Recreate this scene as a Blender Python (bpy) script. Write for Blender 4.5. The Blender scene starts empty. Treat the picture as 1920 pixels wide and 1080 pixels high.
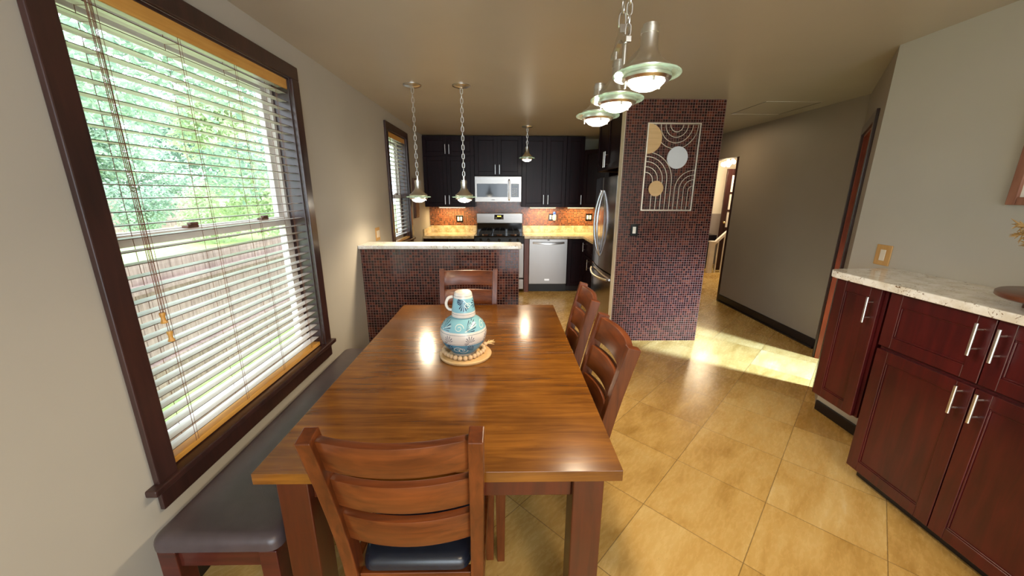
import bpy, bmesh, math, random
from mathutils import Vector, Matrix
random.seed(7)
SC = bpy.context.scene
COL = SC.collection

# ------------------------------------------------------------------ camera
def make_camera():
    f, pi_, ya, ro = 692.57, 0.2519056, 0.0181278, 0.0038976
    cy, sy, cp, sp = math.cos(ya), math.sin(ya), math.cos(pi_), math.sin(pi_)
    fw = Vector((sy*cp, cy*cp, -sp)); r = Vector((cy, -sy, 0)); u = r.cross(fw)
    r2 = r*math.cos(ro) + u*math.sin(ro); u2 = -r*math.sin(ro) + u*math.cos(ro)
    cam = bpy.data.cameras.new('camera'); o = bpy.data.objects.new('camera', cam); COL.objects.link(o)
    m = Matrix((r2, u2, -fw)).transposed().to_4x4(); m.translation = Vector((0, 0, 1.57))
    o.matrix_world = m
    cam.sensor_width = 36; cam.lens = f/1920*36; cam.clip_start = 0.05; cam.clip_end = 200
    SC.camera = o
make_camera()

# ------------------------------------------------------------------ world, exposure, large lights
vs = SC.view_settings
SC.display_settings.display_device = 'sRGB'
vs.view_transform = 'Standard'; vs.look = 'None'; vs.exposure = 0.0; vs.gamma = 1.0; vs.use_curve_mapping = False
w = bpy.data.worlds.new('sky'); SC.world = w; w.use_nodes = True
bg = w.node_tree.nodes['Background']
bg.inputs[0].default_value = (0.80, 0.91, 1.0, 1); bg.inputs[1].default_value = 6.0
SC.cycles.use_denoising = True
SC.cycles.sample_clamp_indirect = 6.0

def lamp(name, kind, loc, energy, color, aim=None, **kw):
    l = bpy.data.lights.new(name, kind); l.energy = energy; l.color = color
    for k, v in kw.items(): setattr(l, k, v)
    o = bpy.data.objects.new(name, l); COL.objects.link(o); o.location = loc
    if aim is not None:
        o.rotation_euler = (Vector(aim)-Vector(loc)).to_track_quat('-Z', 'Y').to_euler()
    return o
WARM = (1.0, 0.78, 0.52)
DAY = (0.78, 0.89, 1.0)
# added unseen fill behind the viewer, and daylight from the window of the side room
lamp('rear_fill', 'AREA', (1.0, -2.85, 1.35), 58, (0.92, 0.95, 1.0), aim=(-1.2, 1.4, 1.1), shape='RECTANGLE', size=3.0, size_y=2.0)
lamp('side_room_daylight', 'AREA', (4.75, 1.15, 2.1), 44, (0.48, 0.70, 1.0), aim=(2.2, 3.3, 0.0), shape='RECTANGLE', size=0.35, size_y=0.5, spread=math.radians(36))
# added fill lamps without fixtures, for the dining half behind the viewer and hall
lamp('rear_ceiling_fill', 'AREA', (0.9, -0.9, 2.40), 30, WARM, aim=(0.9, -0.9, 0), shape='DISK', size=0.5)
lamp('hall_fill', 'AREA', (2.65, 5.2, 2.40), 6, (1.0, 0.76, 0.45), aim=(2.65, 5.2, 0), shape='DISK', size=0.3)

# ------------------------------------------------------------------ mesh helpers
class B:
    def __init__(s): s.bm = bmesh.new()
    def face(s, pts):
        return s.bm.faces.new([s.bm.verts.new(p) for p in pts])
    def hexa(s, p):
        v = [s.bm.verts.new(q) for q in p]
        for f in ((3,2,1,0),(4,5,6,7),(0,1,5,4),(1,2,6,5),(2,3,7,6),(3,0,4,7)):
            s.bm.faces.new([v[i] for i in f])
        return s
    def box(s, x0, x1, y0, y1, z0, z1):
        return s.hexa([(x0,y0,z0),(x1,y0,z0),(x1,y1,z0),(x0,y1,z0),(x0,y0,z1),(x1,y0,z1),(x1,y1,z1),(x0,y1,z1)])
    def rings(s, rings, closed=False, caps=True):
        vr = [[s.bm.verts.new(p) for p in r] for r in rings]
        n = len(vr[0]); m = len(vr)
        for i in range(m if closed else m-1):
            a, b = vr[i], vr[(i+1) % m]
            for k in range(n):
                s.bm.faces.new((a[k], a[(k+1) % n], b[(k+1) % n], b[k]))
        if caps and not closed:
            s.bm.faces.new(vr[0][::-1]); s.bm.faces.new(vr[-1])
        return s
    def tube(s, pts, r, n=8, closed=False, caps=True):
        P = [Vector(p) for p in pts]; m = len(P); rr = r if isinstance(r, (list, tuple)) else [r]*m
        out = []; up = None
        for i in range(m):
            if closed: t = P[(i+1) % m]-P[i-1]
            else: t = P[min(i+1, m-1)]-P[max(i-1, 0)]
            t.normalize()
            if up is None:
                up = Vector((0,0,1)) if abs(t.z) < .9 else Vector((1,0,0))
            up = (up - t*up.dot(t)).normalized(); sd = t.cross(up)
            out.append([P[i]+(up*math.cos(2*math.pi*k/n)+sd*math.sin(2*math.pi*k/n))*rr[i] for k in range(n)])
        return s.rings(out, closed, caps)
    def bar(s, pts, w, h, xdir=(1,0,0)):
        # rectangular section sweep: w along xdir, h across
        P = [Vector(p) for p in pts]; out = []; xd = Vector(xdir)
        for i in range(len(P)):
            t = (P[min(i+1, len(P)-1)]-P[max(i-1, 0)]).normalized()
            a = (xd - t*xd.dot(t)).normalized(); b = t.cross(a)
            out.append([P[i]+a*sx*w/2+b*sy*h/2 for sx, sy in ((-1,-1),(1,-1),(1,1),(-1,1))])
        return s.rings(out)
    def lathe(s, prof, n=32, c=(0,0,0)):
        c = Vector(c); out = []
        for r, z in prof:
            out.append([c+Vector((max(r, 1e-5)*math.cos(2*math.pi*k/n), max(r, 1e-5)*math.sin(2*math.pi*k/n), z)) for k in range(n)])
        s.rings(out, False, True); bmesh.ops.remove_doubles(s.bm, verts=s.bm.verts, dist=2e-5)
        return s
    def prism(s, pts, a0, a1, axis='y'):
        # polygon pts in the two other axes extruded along axis
        def P(p, a):
            return {'y': (p[0], a, p[1]), 'z': (p[0], p[1], a), 'x': (a, p[0], p[1])}[axis]
        return s.rings([[P(p, a0) for p in pts], [P(p, a1) for p in pts]])
    def ball(s, c, r, sc=(1,1,1), u=12, v=8):
        m = Matrix.Translation(c) @ Matrix.Diagonal((r*sc[0], r*sc[1], r*sc[2], 1))
        bmesh.ops.create_uvsphere(s.bm, u_segments=u, v_segments=v, radius=1, matrix=m)
        return s
    def pillow(s, x0, x1, y0, y1, z0, z1, e=.03, crown=.012, n=10):
        # upholstered pad with rolled edges and a soft crown
        cx, cy = (x0+x1)/2, (y0+y1)/2; hx, hy = (x1-x0)/2, (y1-y0)/2
        out = []
        def outline(ins):
            pts = []; a, b = hx-ins, hy-ins; rad = max(.004, min(a, b, .035))
            for qx, qy, a0 in ((1,1,0),(-1,1,90),(-1,-1,180),(1,-1,270)):
                for k in range(5):
                    t = math.radians(a0+k*22.5)
                    pts.append((cx+qx*(a-rad)+rad*math.cos(t), cy+qy*(b-rad)+rad*math.sin(t)))
            return pts
        out.append([(p[0], p[1], z0) for p in outline(.008)])
        out.append([(p[0], p[1], z0+.006) for p in outline(0)])
        for k in range(6):
            t = math.radians(90*k/5)
            out.append([(p[0], p[1], z1-e+e*math.sin(t)) for p in outline(e*(1-math.cos(t)))])
        for k in range(1, n):
            f = k/n; ins = e+f*(min(hx, hy)-e)*.97
            out.append([(p[0], p[1], z1+crown*math.sin(f*math.pi/2)) for p in outline(ins)])
        return s.rings(out)
    def mesh(s, name, smooth=False):
        bmesh.ops.recalc_face_normals(s.bm, faces=s.bm.faces)
        me = bpy.data.meshes.new(name); s.bm.to_mesh(me); s.bm.free()
        if smooth:
            for p in me.polygons: p.use_smooth = True
        return me

def part(name, b, mat, parent=None, smooth=False, bevel=0, label=None, seg=2, kind=None):
    me = b.mesh(name, smooth); me.materials.append(mat)
    o = bpy.data.objects.new(name, me); COL.objects.link(o)
    if parent: o.parent = parent
    if bevel:
        md = o.modifiers.new('soft_edges', 'BEVEL'); md.width = bevel; md.segments = seg; md.limit_method = 'ANGLE'; md.angle_limit = math.radians(40)
    if smooth:
        try:
            md = o.modifiers.new('smooth_angle', 'EDGE_SPLIT'); md.split_angle = math.radians(40)
        except Exception: pass
    if label: o['label'] = label
    if kind: o['kind'] = kind
    return o
def thing(name, label, cat, loc=(0,0,0), rz=0, group=None):
    o = bpy.data.objects.new(name, None); COL.objects.link(o); o.empty_display_size = .1
    o.location = loc; o.rotation_euler = (0, 0, rz); o['label'] = label; o['category'] = cat
    if group: o['group'] = group
    return o
def tag(o, label, cat, group=None):
    o['label'] = label; o['category'] = cat
    if group: o['group'] = group
    return o
def struct(name, b, mat, bevel=0, parent=None, smooth=False):
    o = part(name, b, mat, parent, bevel=bevel, smooth=smooth)
    if not parent: o['kind'] = 'structure'
    return o
def copy_tree(o, parent=None):
    c = o.copy(); COL.objects.link(c)
    if parent: c.parent = parent
    for ch in list(o.children): copy_tree(ch, c)
    return c

# ------------------------------------------------------------------ materials
def S(r, g, b):
    f = lambda c: (c/255/12.92) if c/255 <= .04045 else ((c/255+.055)/1.055)**2.4
    return (f(r), f(g), f(b), 1)
class M:
    def __init__(s, name):
        s.m = bpy.data.materials.new(name); s.m.use_nodes = True
        s.nt = s.m.node_tree; s.p = s.nt.nodes['Principled BSDF']; s.out = s.nt.nodes['Material Output']
    def n(s, t, **kw):
        nd = s.nt.nodes.new('ShaderNode'+t)
        for k, v in kw.items():
            if k.startswith('_'): setattr(nd, k[1:], v)
        for k, v in kw.items():
            if k.startswith('_'): continue
            key = int(k[1:]) if k[0] == 'i' and k[1:].isdigit() else k.replace('__', ' ')
            if isinstance(v, bpy.types.NodeSocket): s.nt.links.new(v, nd.inputs[key])
            else: nd.inputs[key].default_value = v
        return nd
    def math(s, op, a, b=0.0, c=None):
        kw = dict(i0=a, i1=b)
        if c is not None: kw['i2'] = c
        return s.n('Math', _operation=op, **kw).outputs[0]
    def mix(s, fac, a, b, mode='MIX'):
        nd = s.nt.nodes.new('ShaderNodeMix'); nd.data_type = 'RGBA'; nd.blend_type = mode
        for idx, v in ((0, fac), (6, a), (7, b)):
            if isinstance(v, bpy.types.NodeSocket): s.nt.links.new(v, nd.inputs[idx])
            else: nd.inputs[idx].default_value = v
        return nd.outputs[2]
    def ramp(s, fac, stops):
        nd = s.n('ValToRGB', i0=fac); cr = nd.color_ramp
        while len(cr.elements) < len(stops): cr.elements.new(.5)
        for e, (p, c) in zip(cr.elements, stops): e.position = p; e.color = c
        return nd.outputs[0]
    def set(s, **kw):
        for k, v in kw.items():
            key = k.replace('_', ' ')
            if isinstance(v, bpy.types.NodeSocket): s.nt.links.new(v, s.p.inputs[key])
            else: s.p.inputs[key].default_value = v
        return s
    def bump(s, h, strength=.2, dist=.01):
        b = s.n('Bump', Height=h, Strength=strength, Distance=dist); s.nt.links.new(b.outputs[0], s.p.inputs['Normal']); return s
    def coord(s, scale=(1,1,1), rot=(0,0,0), loc=(0,0,0)):
        tc = s.n('TexCoord'); mp = s.n('Mapping', Vector=tc.outputs['Object'], Scale=scale, Rotation=rot, Location=loc); return mp.outputs[0]
    def noise(s, vec, scale=5, detail=3, rough=.5, dist=0):
        return s.n('TexNoise', Vector=vec, Scale=scale, Detail=detail, Roughness=rough, Distortion=dist).outputs[0]
G = lambda v: (v, v, v, 1)
def plain(name, col, rough=.5, metal=0, noise=.06, nscale=8, bump=0, coat=0, spec=.5):
    m = M(name); v = m.coord(); nz = m.noise(v, nscale, 3)
    k = m.ramp(nz, [(.3, tuple(c*(1-noise) for c in col[:3])+(1,)), (.7, tuple(min(1, c*(1+noise)) for c in col[:3])+(1,))])
    m.set(Base_Color=k, Roughness=rough, Metallic=metal, Coat_Weight=coat, Specular_IOR_Level=spec)
    if bump: m.bump(m.noise(v, nscale*12, 2), bump, .002)
    return m.m
def wood(name, dark, light, axis='x', rough=.3, coat=.3, scale=1.0, bump=.05, spec=.5):
    m = M(name); sc = {'x': (1.2, 14, 14), 'y': (14, 1.2, 14), 'z': (14, 14, 1.2)}[axis]
    v = m.coord(tuple(c*scale for c in sc)); g = m.noise(v, 2.2, 6, .6, .6); big = m.noise(m.coord(), 3*scale, 3, .6)
    f = m.math('ADD', m.math('MULTIPLY', g, .65), m.math('MULTIPLY', big, .35))
    m.set(Base_Color=m.ramp(f, [(.36, dark), (.66, light)]), Roughness=rough, Coat_Weight=coat, Coat_Roughness=.12, Specular_IOR_Level=spec)
    m.bump(g, bump, .002); return m.m
def mosaic(name, cols, grout, pitch=.0245):
    m = M(name); tc = m.n('TexCoord'); sp = m.n('SeparateXYZ', Vector=tc.outputs['Object'])
    u = m.math('DIVIDE', m.math('ADD', sp.outputs[0], sp.outputs[1]), pitch); v = m.math('DIVIDE', sp.outputs[2], pitch)
    cell = m.n('CombineXYZ', X=m.math('FLOOR', u), Y=m.math('FLOOR', v)).outputs[0]
    wn = m.n('TexWhiteNoise', Vector=cell, _noise_dimensions='2D')
    fu = m.math('ABSOLUTE', m.math('SUBTRACT', m.math('FRACT', u), .5)); fv = m.math('ABSOLUTE', m.math('SUBTRACT', m.math('FRACT', v), .5))
    e = m.math('MAXIMUM', fu, fv)
    g = m.n('MapRange', Value=e, i1=.425, i2=.45).outputs[0]
    big = m.noise(tc.outputs['Object'], 2.2, 2); fine = m.noise(tc.outputs['Object'], 90, 3, .7, 2.0)
    f = m.math('ADD', m.math('MULTIPLY', wn.outputs[0], .6), m.math('ADD', m.math('MULTIPLY', big, .35), m.math('MULTIPLY', fine, .25)))
    tile = m.ramp(f, [(.15, cols[0]), (.5, cols[1]), (.75, cols[2]), (.98, cols[3])])
    vein = m.n('MapRange', Value=fine, i1=.66, i2=.72).outputs[0]
    tile = m.mix(m.math('MULTIPLY', vein, .55), tile, cols[4])
    m.set(Base_Color=m.mix(g, tile, grout), Roughness=m.n('MapRange', Value=g, i3=.16, i4=.7).outputs[0])
    h = m.math('ADD', m.math('SUBTRACT', 1.0, g), m.math('MULTIPLY', wn.outputs[0], .3))
    m.bump(h, .35, .0015); return m.m
def granite(name, base, lo, speck, rough=.12):
    m = M(name); v = m.coord(); a = m.noise(v, 14, 4, .6); b = m.noise(v, 55, 3, .6); sp = m.noise(v, 62, 2, .5, 1.6)
    c = m.ramp(a, [(.35, lo), (.6, base)])
    mask = m.math('MULTIPLY', m.n('MapRange', Value=sp, i1=.60, i2=.66).outputs[0], m.n('MapRange', Value=m.noise(v, 18, 3), i1=.46, i2=.55).outputs[0])
    c = m.mix(mask, c, speck)
    c = m.mix(m.n('MapRange', Value=b, i1=.62, i2=.7, i4=.5).outputs[0], c, tuple(x*.55 for x in lo[:3])+(1,))
    m.set(Base_Color=c, Roughness=rough); return m.m
def metal(name, col, rough=.25, brushed=None):
    m = M(name); m.set(Base_Color=col, Metallic=1.0, Roughness=rough)
    if brushed:
        v = m.coord(brushed); nz = m.noise(v, 3, 3)
        m.set(Roughness=m.n('MapRange', Value=nz, i3=rough*.8, i4=rough*1.3).outputs[0]); m.bump(nz, .06, .001)
    return m.m
def emit(name, col, strength, base=(.9,.9,.9,1)):
    m = M(name); nz = m.noise(m.coord(), 3, 1)
    m.set(Base_Color=m.ramp(nz, [(0, base), (1, base)]), Emission_Color=col, Emission_Strength=strength); return m.m
def pane(name, tint, refl=.08, rough=0.0):
    m = M(name); t = m.n('BsdfTransparent', Color=tint); g = m.n('BsdfGlossy', Roughness=rough)
    fc = m.n('LayerWeight', Blend=.5).outputs[1]
    k = m.math('ADD', refl*.5, m.math('MULTIPLY', m.math('POWER', fc, 5.0), .6)); mx = m.n('MixShader', i0=k, i1=t.outputs[0], i2=g.outputs[0])
    m.nt.links.new(mx.outputs[0], m.out.inputs[0]); return m.m
def disc_glass(name):
    m = M(name); t = m.n('BsdfTransparent', Color=(.90, .985, .945, 1)); d = m.n('BsdfTranslucent', Color=(.75, 1.0, .88, 1)); d2 = m.n('BsdfDiffuse', Color=(.75, 1.0, .88, 1))
    g = m.n('BsdfGlossy', Roughness=.05)
    a = m.n('AddShader', i0=d.outputs[0], i1=d2.outputs[0])
    mx = m.n('MixShader', i0=.16, i1=t.outputs[0], i2=a.outputs[0]); fc = m.n('LayerWeight', Blend=.5).outputs[1]
    k = m.math('ADD', .03, m.math('MULTIPLY', m.math('POWER', fc, 4.0), .4))
    mx2 = m.n('MixShader', i0=k, i1=mx.outputs[0], i2=g.outputs[0])
    m.nt.links.new(mx2.outputs[0], m.out.inputs[0]); return m.m
def leafmat(name, a, b, c):
    m = M(name); gi = m.n('NewGeometry'); v = m.coord(); nz = m.noise(v, 1.1, 3); wn = m.n('TexWhiteNoise', Vector=m.n('VectorMath', _operation='FLOOR', i0=m.coord((9,9,9))).outputs[0]).outputs[0]
    f = m.math('ADD', m.math('MULTIPLY', nz, .55), m.math('MULTIPLY', wn, .45))
    col = m.ramp(f, [(.2, a), (.5, b), (.8, c)])
    d = m.n('BsdfDiffuse', Color=col); t = m.n('BsdfTranslucent', Color=col); mx = m.n('MixShader', i0=.4, i1=d.outputs[0], i2=t.outputs[0])
    m.nt.links.new(mx.outputs[0], m.out.inputs[0]); return m.m
def travertine(name):
    m = M(name); tc = m.n('TexCoord'); sp = m.n('SeparateXYZ', Vector=tc.outputs['Object']); q = .4572*math.sqrt(2)
    u = m.math('DIVIDE', m.math('SUBTRACT', m.math('ADD', sp.outputs[0], sp.outputs[1]), 2.080*math.sqrt(2)), q)
    v = m.math('DIVIDE', m.math('ADD', m.math('SUBTRACT', sp.outputs[0], sp.outputs[1]), .148*math.sqrt(2)), q)
    cell = m.n('CombineXYZ', X=m.math('FLOOR', u), Y=m.math('FLOOR', v)).outputs[0]
    wn = m.n('TexWhiteNoise', Vector=cell, _noise_dimensions='2D')
    fu = m.math('ABSOLUTE', m.math('SUBTRACT', m.math('FRACT', u), .5)); fv = m.math('ABSOLUTE', m.math('SUBTRACT', m.math('FRACT', v), .5))
    g = m.n('MapRange', Value=m.math('MAXIMUM', fu, fv), i1=.4945, i2=.4975).outputs[0]
    off = m.n('VectorMath', _operation='MULTIPLY', i0=wn.outputs[1], i1=(40, 40, 40)).outputs[0]
    loc = m.n('VectorMath', _operation='ADD', i0=m.n('CombineXYZ', X=u, Y=v).outputs[0], i1=off).outputs[0]
    st = m.n('Mapping', Vector=loc, Scale=(1.0, 3.2, 1)).outputs[0]
    cloud = m.noise(st, .9, 5, .58, .8); fine = m.noise(st, 9, 4, .65, .4)
    f = m.math('ADD', m.math('ADD', m.math('MULTIPLY', cloud, .7), m.math('MULTIPLY', fine, .2)), m.math('MULTIPLY', m.math('SUBTRACT', wn.outputs[0], .5), .2))
    c = m.ramp(f, [(.28, S(178,138,70)), (.45, S(206,168,98)), (.62, S(220,188,122)), (.8, S(232,212,166))])
    pit = m.math('MULTIPLY', m.n('MapRange', Value=m.noise(st, 26, 3, .7, 1.5), i1=.64, i2=.69).outputs[0], m.n('MapRange', Value=m.noise(st, 2.3, 2), i1=.55, i2=.66).outputs[0])
    c = m.mix(m.math('MULTIPLY', pit, .75), c, S(70,45,20)); c = m.mix(m.math('MULTIPLY', g, .7), c, S(90,66,38))
    m.set(Base_Color=c, Roughness=m.n('MapRange', Value=fine, i3=.20, i4=.34).outputs[0], Specular_IOR_Level=.45)
    m.bump(m.math('ADD', m.math('MULTIPLY', pit, -1.0), m.math('MULTIPLY', g, -.6)), .2, .001); return m.m
def two_tone(name, lo, hi, z):
    m = M(name); sp = m.n('SeparateXYZ', Vector=m.n('TexCoord').outputs['Object'])
    m.set(Base_Color=m.mix(m.math('GREATER_THAN', sp.outputs[2], z), lo, hi), Roughness=.6); return m.m

WALL = plain('wall_paint', S(178,174,164), .55, noise=.02, nscale=3, bump=.05)
HALL = plain('taupe_hall_paint', S(146,135,124), .5, noise=.02, nscale=3, bump=.05)
CEIL = plain('ceiling_paint', S(172,163,146), .38, noise=.02, nscale=3, bump=.04)
FLOOR = travertine('travertine_tile')
MOS = mosaic('glass_mosaic', (S(24,9,10), S(46,17,16), S(72,30,23), S(108,55,37), S(150,114,98)), S(128,98,88))
MOSLIT = mosaic('glass_mosaic_warm_lit', (S(50,20,14), S(92,40,24), S(128,62,34), S(160,92,52), S(190,150,110)), S(170,138,100))  # same mosaic, with the warm under-cabinet light mixed into its colours
GRAN = granite('speckled_granite', S(236,237,236), S(214,209,198), S(110,84,54))
GRANK = granite('speckled_granite_kitchen', S(226,212,176), S(190,166,116), S(80,58,30))
ESP = wood('espresso_cabinet_wood', S(20,11,15), S(36,18,23), 'z', .30, .0, 1.0, .02, .13)
CHER = wood('cherry_cabinet_wood', S(50,8,14), S(82,19,22), 'z', .33, .25, .8, .02)
TRIM = wood('dark_trim_paint', S(44,28,26), S(66,40,36), 'z', .3, .15, 1, .02)
REDW = wood('red_door_wood', S(110,40,14), S(150,64,26), 'z', .35, .3)
TABLE = wood('table_wood', S(82,44,9), S(140,88,26), 'x', .2, .4, 1.0, .16)
TABLEV = wood('table_leg_wood', S(56,18,7), S(84,31,12), 'z', .3, .4, 1, .04)
CHAIRX = wood('chair_wood_rail', S(74,34,13), S(120,62,26), 'x', .3, .15, 1.4, .04, .4)
CHAIRZ = wood('chair_wood_post', S(70,32,12), S(114,58,25), 'z', .3, .15, 1.4, .04, .4)
BENCHW = wood('bench_wood', S(52,18,14), S(84,32,22), 'x', .35, .3)
LEATH = plain('dark_leather', S(72,62,64), .34, noise=.1, nscale=20, bump=.12)
LEATHB = plain('navy_leather', S(30,34,44), .26, noise=.1, nscale=20, bump=.10)
STEEL = metal('brushed_steel', (.34, .325, .31, 1), .3, (2, 2, 120))
STEELD = metal('dark_steel', (.30, .29, .29, 1), .18, (120, 2, 2))
NICK = metal('satin_nickel', (.74, .73, .70, 1), .28)
CHROME = metal('handle_steel', (.85, .85, .85, 1), .28)
BLACKG = plain('black_gloss', S(12,12,15), .08)
BLACKM = plain('black_iron', S(16,15,15), .45)
BASEB = plain('black_baseboard_paint', S(24,20,26), .28)
WHITEP = plain('white_plastic', S(232,230,220), .35)
VINYL = plain('white_vinyl', S(232,226,220), .35)
BLINDW = wood('blind_wood', S(196,140,60), S(222,172,92), 'y', .35, .2, 1, .01)
SLAT = wood('blind_slat_paint', S(196,188,182), S(212,204,198), 'y', .35, .2, 1, .01)
SLATSHADE = wood('blind_slat_edge_shade', S(70,44,34), S(96,64,50), 'y', .4, .1, 1, .01)  # shade of the backlit slat edges, put into their colour
MAPLE = wood('pale_wood', S(196,158,106), S(220,186,134), 'x', .45, .1, 1, .02)
BEADW = plain('raw_wood_bead', S(206,176,138), .55, noise=.08, nscale=60)
PLATEW = wood('switch_plate_wood', S(180,138,80), S(204,164,106), 'z', .4, .2)
CREAM = plain('cream_trim_paint', S(226,218,198), .45, noise=.02)
BROWNB = wood('rustic_board_wood', S(70,40,24), S(110,66,40), 'z', .5, .1)
WALNUT = wood('walnut_riser_wood', S(74,40,26), S(112,64,44), 'y', .35, .3)
CHAMP = metal('champagne_metal', (.83, .76, .62, 1), .35)
CERW = plain('cream_glaze', S(222,214,204), .22, noise=.05, nscale=12)
CERB = plain('turquoise_glaze', S(96,168,190), .18, noise=.18, nscale=14)
CERN = plain('navy_glaze', S(28,34,72), .25)
CERL = plain('pale_line_glaze', S(222,228,220), .3)
GLASSW = pane('window_glass', (.98, .99, .99, 1))
DISC = disc_glass('greenish_disc_glass')
LENS = emit('lamp_lens', (1.0, .90, .72, 1), 9.0)
LENSK = emit('lamp_lens_kitchen', (1.0, .92, .76, 1), 9.0)
FABR = plain('cord_fibre', S(150,116,84), .8)
CORD = plain('blind_cord', S(120,80,56), .8)
PAPER = plain('white_mat_board', S(228,226,220), .7)
FRAMEW = wood('picture_frame_wood', S(120,74,56), S(152,102,80), 'z', .45, .1)
GRASSM = plain('lawn_grass', S(176,198,128), .9, noise=.3, nscale=6)
FENCEM = wood('weathered_fence_wood', S(146,122,116), S(198,172,164), 'z', .8, 0, 1)
LEAF1 = leafmat('leaf_green', S(126,152,138), S(174,194,174), S(216,224,206))
LEAF2 = leafmat('leaf_yellow_green', S(160,180,142), S(200,211,174), S(228,232,206))
LEAF3 = leafmat('leaf_blue_green', S(118,146,136), S(160,182,166), S(200,212,196))
BARK = wood('bark', S(60,46,36), S(100,80,64), 'z', .9, 0)
POOLM = plain('turquoise_cover', S(120,200,206), .4)
DRIED = plain('dried_stem', S(176,142,92), .9, noise=.2, nscale=30)
KEYG = emit('display_digits', (1.0, .75, .1, 1), 3.0, (.6, .5, .1, 1))
BLUEP = plain('blue_plastic', S(50,90,190), .3)
LAVEN = plain('white_art_disc', S(208,212,218), .6, noise=.03)

# ------------------------------------------------------------------ room shell
XL, XR, XD, ZC, YC = -1.29, 2.347, 3.228, 2.43, 3.776
YB = 6.43
YREAR = -3.0
struct('floor', B().box(-1.6, 6.4, YREAR-.2, 9.0, -.12, 0), FLOOR)
struct('ceiling', B().box(-1.6, 6.4, YREAR-.2, 9.0, ZC, ZC+.12), CEIL)
W1 = (1.233, 2.455, .547, 2.225); W2 = (4.315, 5.08, .99, 2.235)
b = B(); XO = XL-.17
ys = [YREAR-.2, W1[0], W1[1], W2[0], W2[1], 8.9]
for k in (0, 2, 4): b.box(XO, XL, ys[k], ys[k+1], 0, ZC)
for wv in (W1, W2):
    b.box(XO, XL, wv[0], wv[1], 0, wv[2]-.03); b.box(XO, XL, wv[0], wv[1], wv[3], ZC)
struct('wall_left', b, WALL)
struct('wall_far', B().box(XL, 2.1, YB, YB+.12, 0, ZC), WALL)
b = B()
b.box(-1.29, -1.2, YREAR-.12, YREAR, 0, ZC).box(1.8, 2.5, YREAR-.12, YREAR, 0, ZC).box(-1.2, 1.8, YREAR-.12, YREAR, 2.35, ZC)
struct('wall_rear', b, WALL)
struct('wall_right', B().box(XR, XR+.12, YREAR-.12, 2.447, 0, ZC), WALL)
# angled wall with a doorway
A0 = Vector((2.347, 2.447, 0)); A1 = Vector((3.228, 3.53, 0)); AD = (A1-A0).normalized(); AL = (A1-A0).length
AN = Vector((AD.y, -AD.x, 0))      # points away from the room
def aw(t, s, z): p = A0+AD*t+AN*s; return (p.x, p.y, z)
def abox(b, t0, t1, s0, s1, z0, z1):
    return b.hexa([aw(t0,s0,z0), aw(t1,s0,z0), aw(t1,s1,z0), aw(t0,s1,z0), aw(t0,s0,z1), aw(t1,s0,z1), aw(t1,s1,z1), aw(t0,s1,z1)])
DT0, DT1, DZ = .36, 1.14, 2.06
b = B(); abox(b, 0, DT0, 0, .12, 0, ZC); abox(b, DT1, AL, 0, .12, 0, ZC); abox(b, DT0, DT1, 0, .12, DZ, ZC)
struct('wall_angled', b, HALL)
d1 = bpy.data.objects.new('door_1', None); COL.objects.link(d1); d1['kind'] = 'structure'
b = B(); abox(b, DT0-.075, DT0, -.018, 0, 0, DZ+.075); abox(b, DT1, DT1+.075, -.018, 0, 0, DZ+.075); abox(b, DT0, DT1, -.018, 0, DZ, DZ+.075)
part('door_casing', b, TRIM, d1, bevel=.003)
b = B(); abox(b, DT0-.001, DT0+.02, 0, .13, 0, DZ); abox(b, DT1-.02, DT1+.001, 0, .13, 0, DZ); abox(b, DT0+.02, DT1-.02, 0, .13, DZ-.02, DZ)
part('door_jamb', b, REDW, d1, bevel=.002)
# side room behind the angled wall (only its daylight reaches the room)
struct('wall_side_room', B().box(5.9, 6.02, -.2, 4.5, 0, ZC).box(XR+.12, 5.9, -.2, -.08, 0, ZC).box(XD+.12, 6.0, 4.4, 4.5, 0, ZC), WALL)
# dark hall wall with the opening to the stair room
HY0, HY1, HZ = 5.33, 6.35, 2.07
b = B().box(XD, XD+.12, 3.53, HY0, 0, ZC).box(XD, XD+.12, HY1, 8.4, 0, ZC).box(XD, XD+.12, HY0, HY1, HZ, ZC)
struct('wall_hall', b, HALL)
b = B().box(XD-.004, XD+.124, HY0-.001, HY0+.045, 0, HZ).box(XD-.004, XD+.124, HY1-.022, HY1+.001, 0, HZ)
struct('trim_1', b, TRIM, .002)
struct('wall_hall_end', B().box(1.9, XD, 8.3, 8.4, 0, ZC), WALL)
# kitchen side wall and its tiled end
struct('wall_kitchen', B().box(1.9, 2.085, 3.89, 8.3, 0, ZC), WALL)
struct('wall_fridge_end', B().box(1.142, 2.085, YC+.006, 3.89, 0, ZC), CREAM)
struct('wall_tiled_end', B().box(1.146, 2.088, YC-.004, YC+.006, 0, ZC), MOS)
# half wall of the breakfast bar
struct('wall_bar', B().box(XL, .119, 3.3, 3.43, 0, 1.088), CREAM)
struct('wall_bar_tile', B().box(XL, .122, 3.288, 3.3, 0, 1.088), MOS)
# stair room
struct('wall_stair_room', B().box(XD+.12, 6.0, 8.3, 8.4, 0, ZC).box(5.9, 6.0, 4.5, 8.3, 0, ZC), two_tone('two_tone_wall', S(150,138,132), S(226,216,200), 1.14))
# baseboards
struct('baseboard_hall', B().box(XD-.016, XD, 3.53, HY0, 0, .105).box(XD-.03, XD-.016, 3.53, HY0, 0, .02), BASEB, .004)
struct('baseboard_right', B().box(XR-.016, XR, 1.78, 2.44, 0, .075), BASEB, .004)
struct('baseboard_left', B().box(XL, XL+.014, YREAR, 3.28, 0, .10), BASEB, .004)
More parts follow.
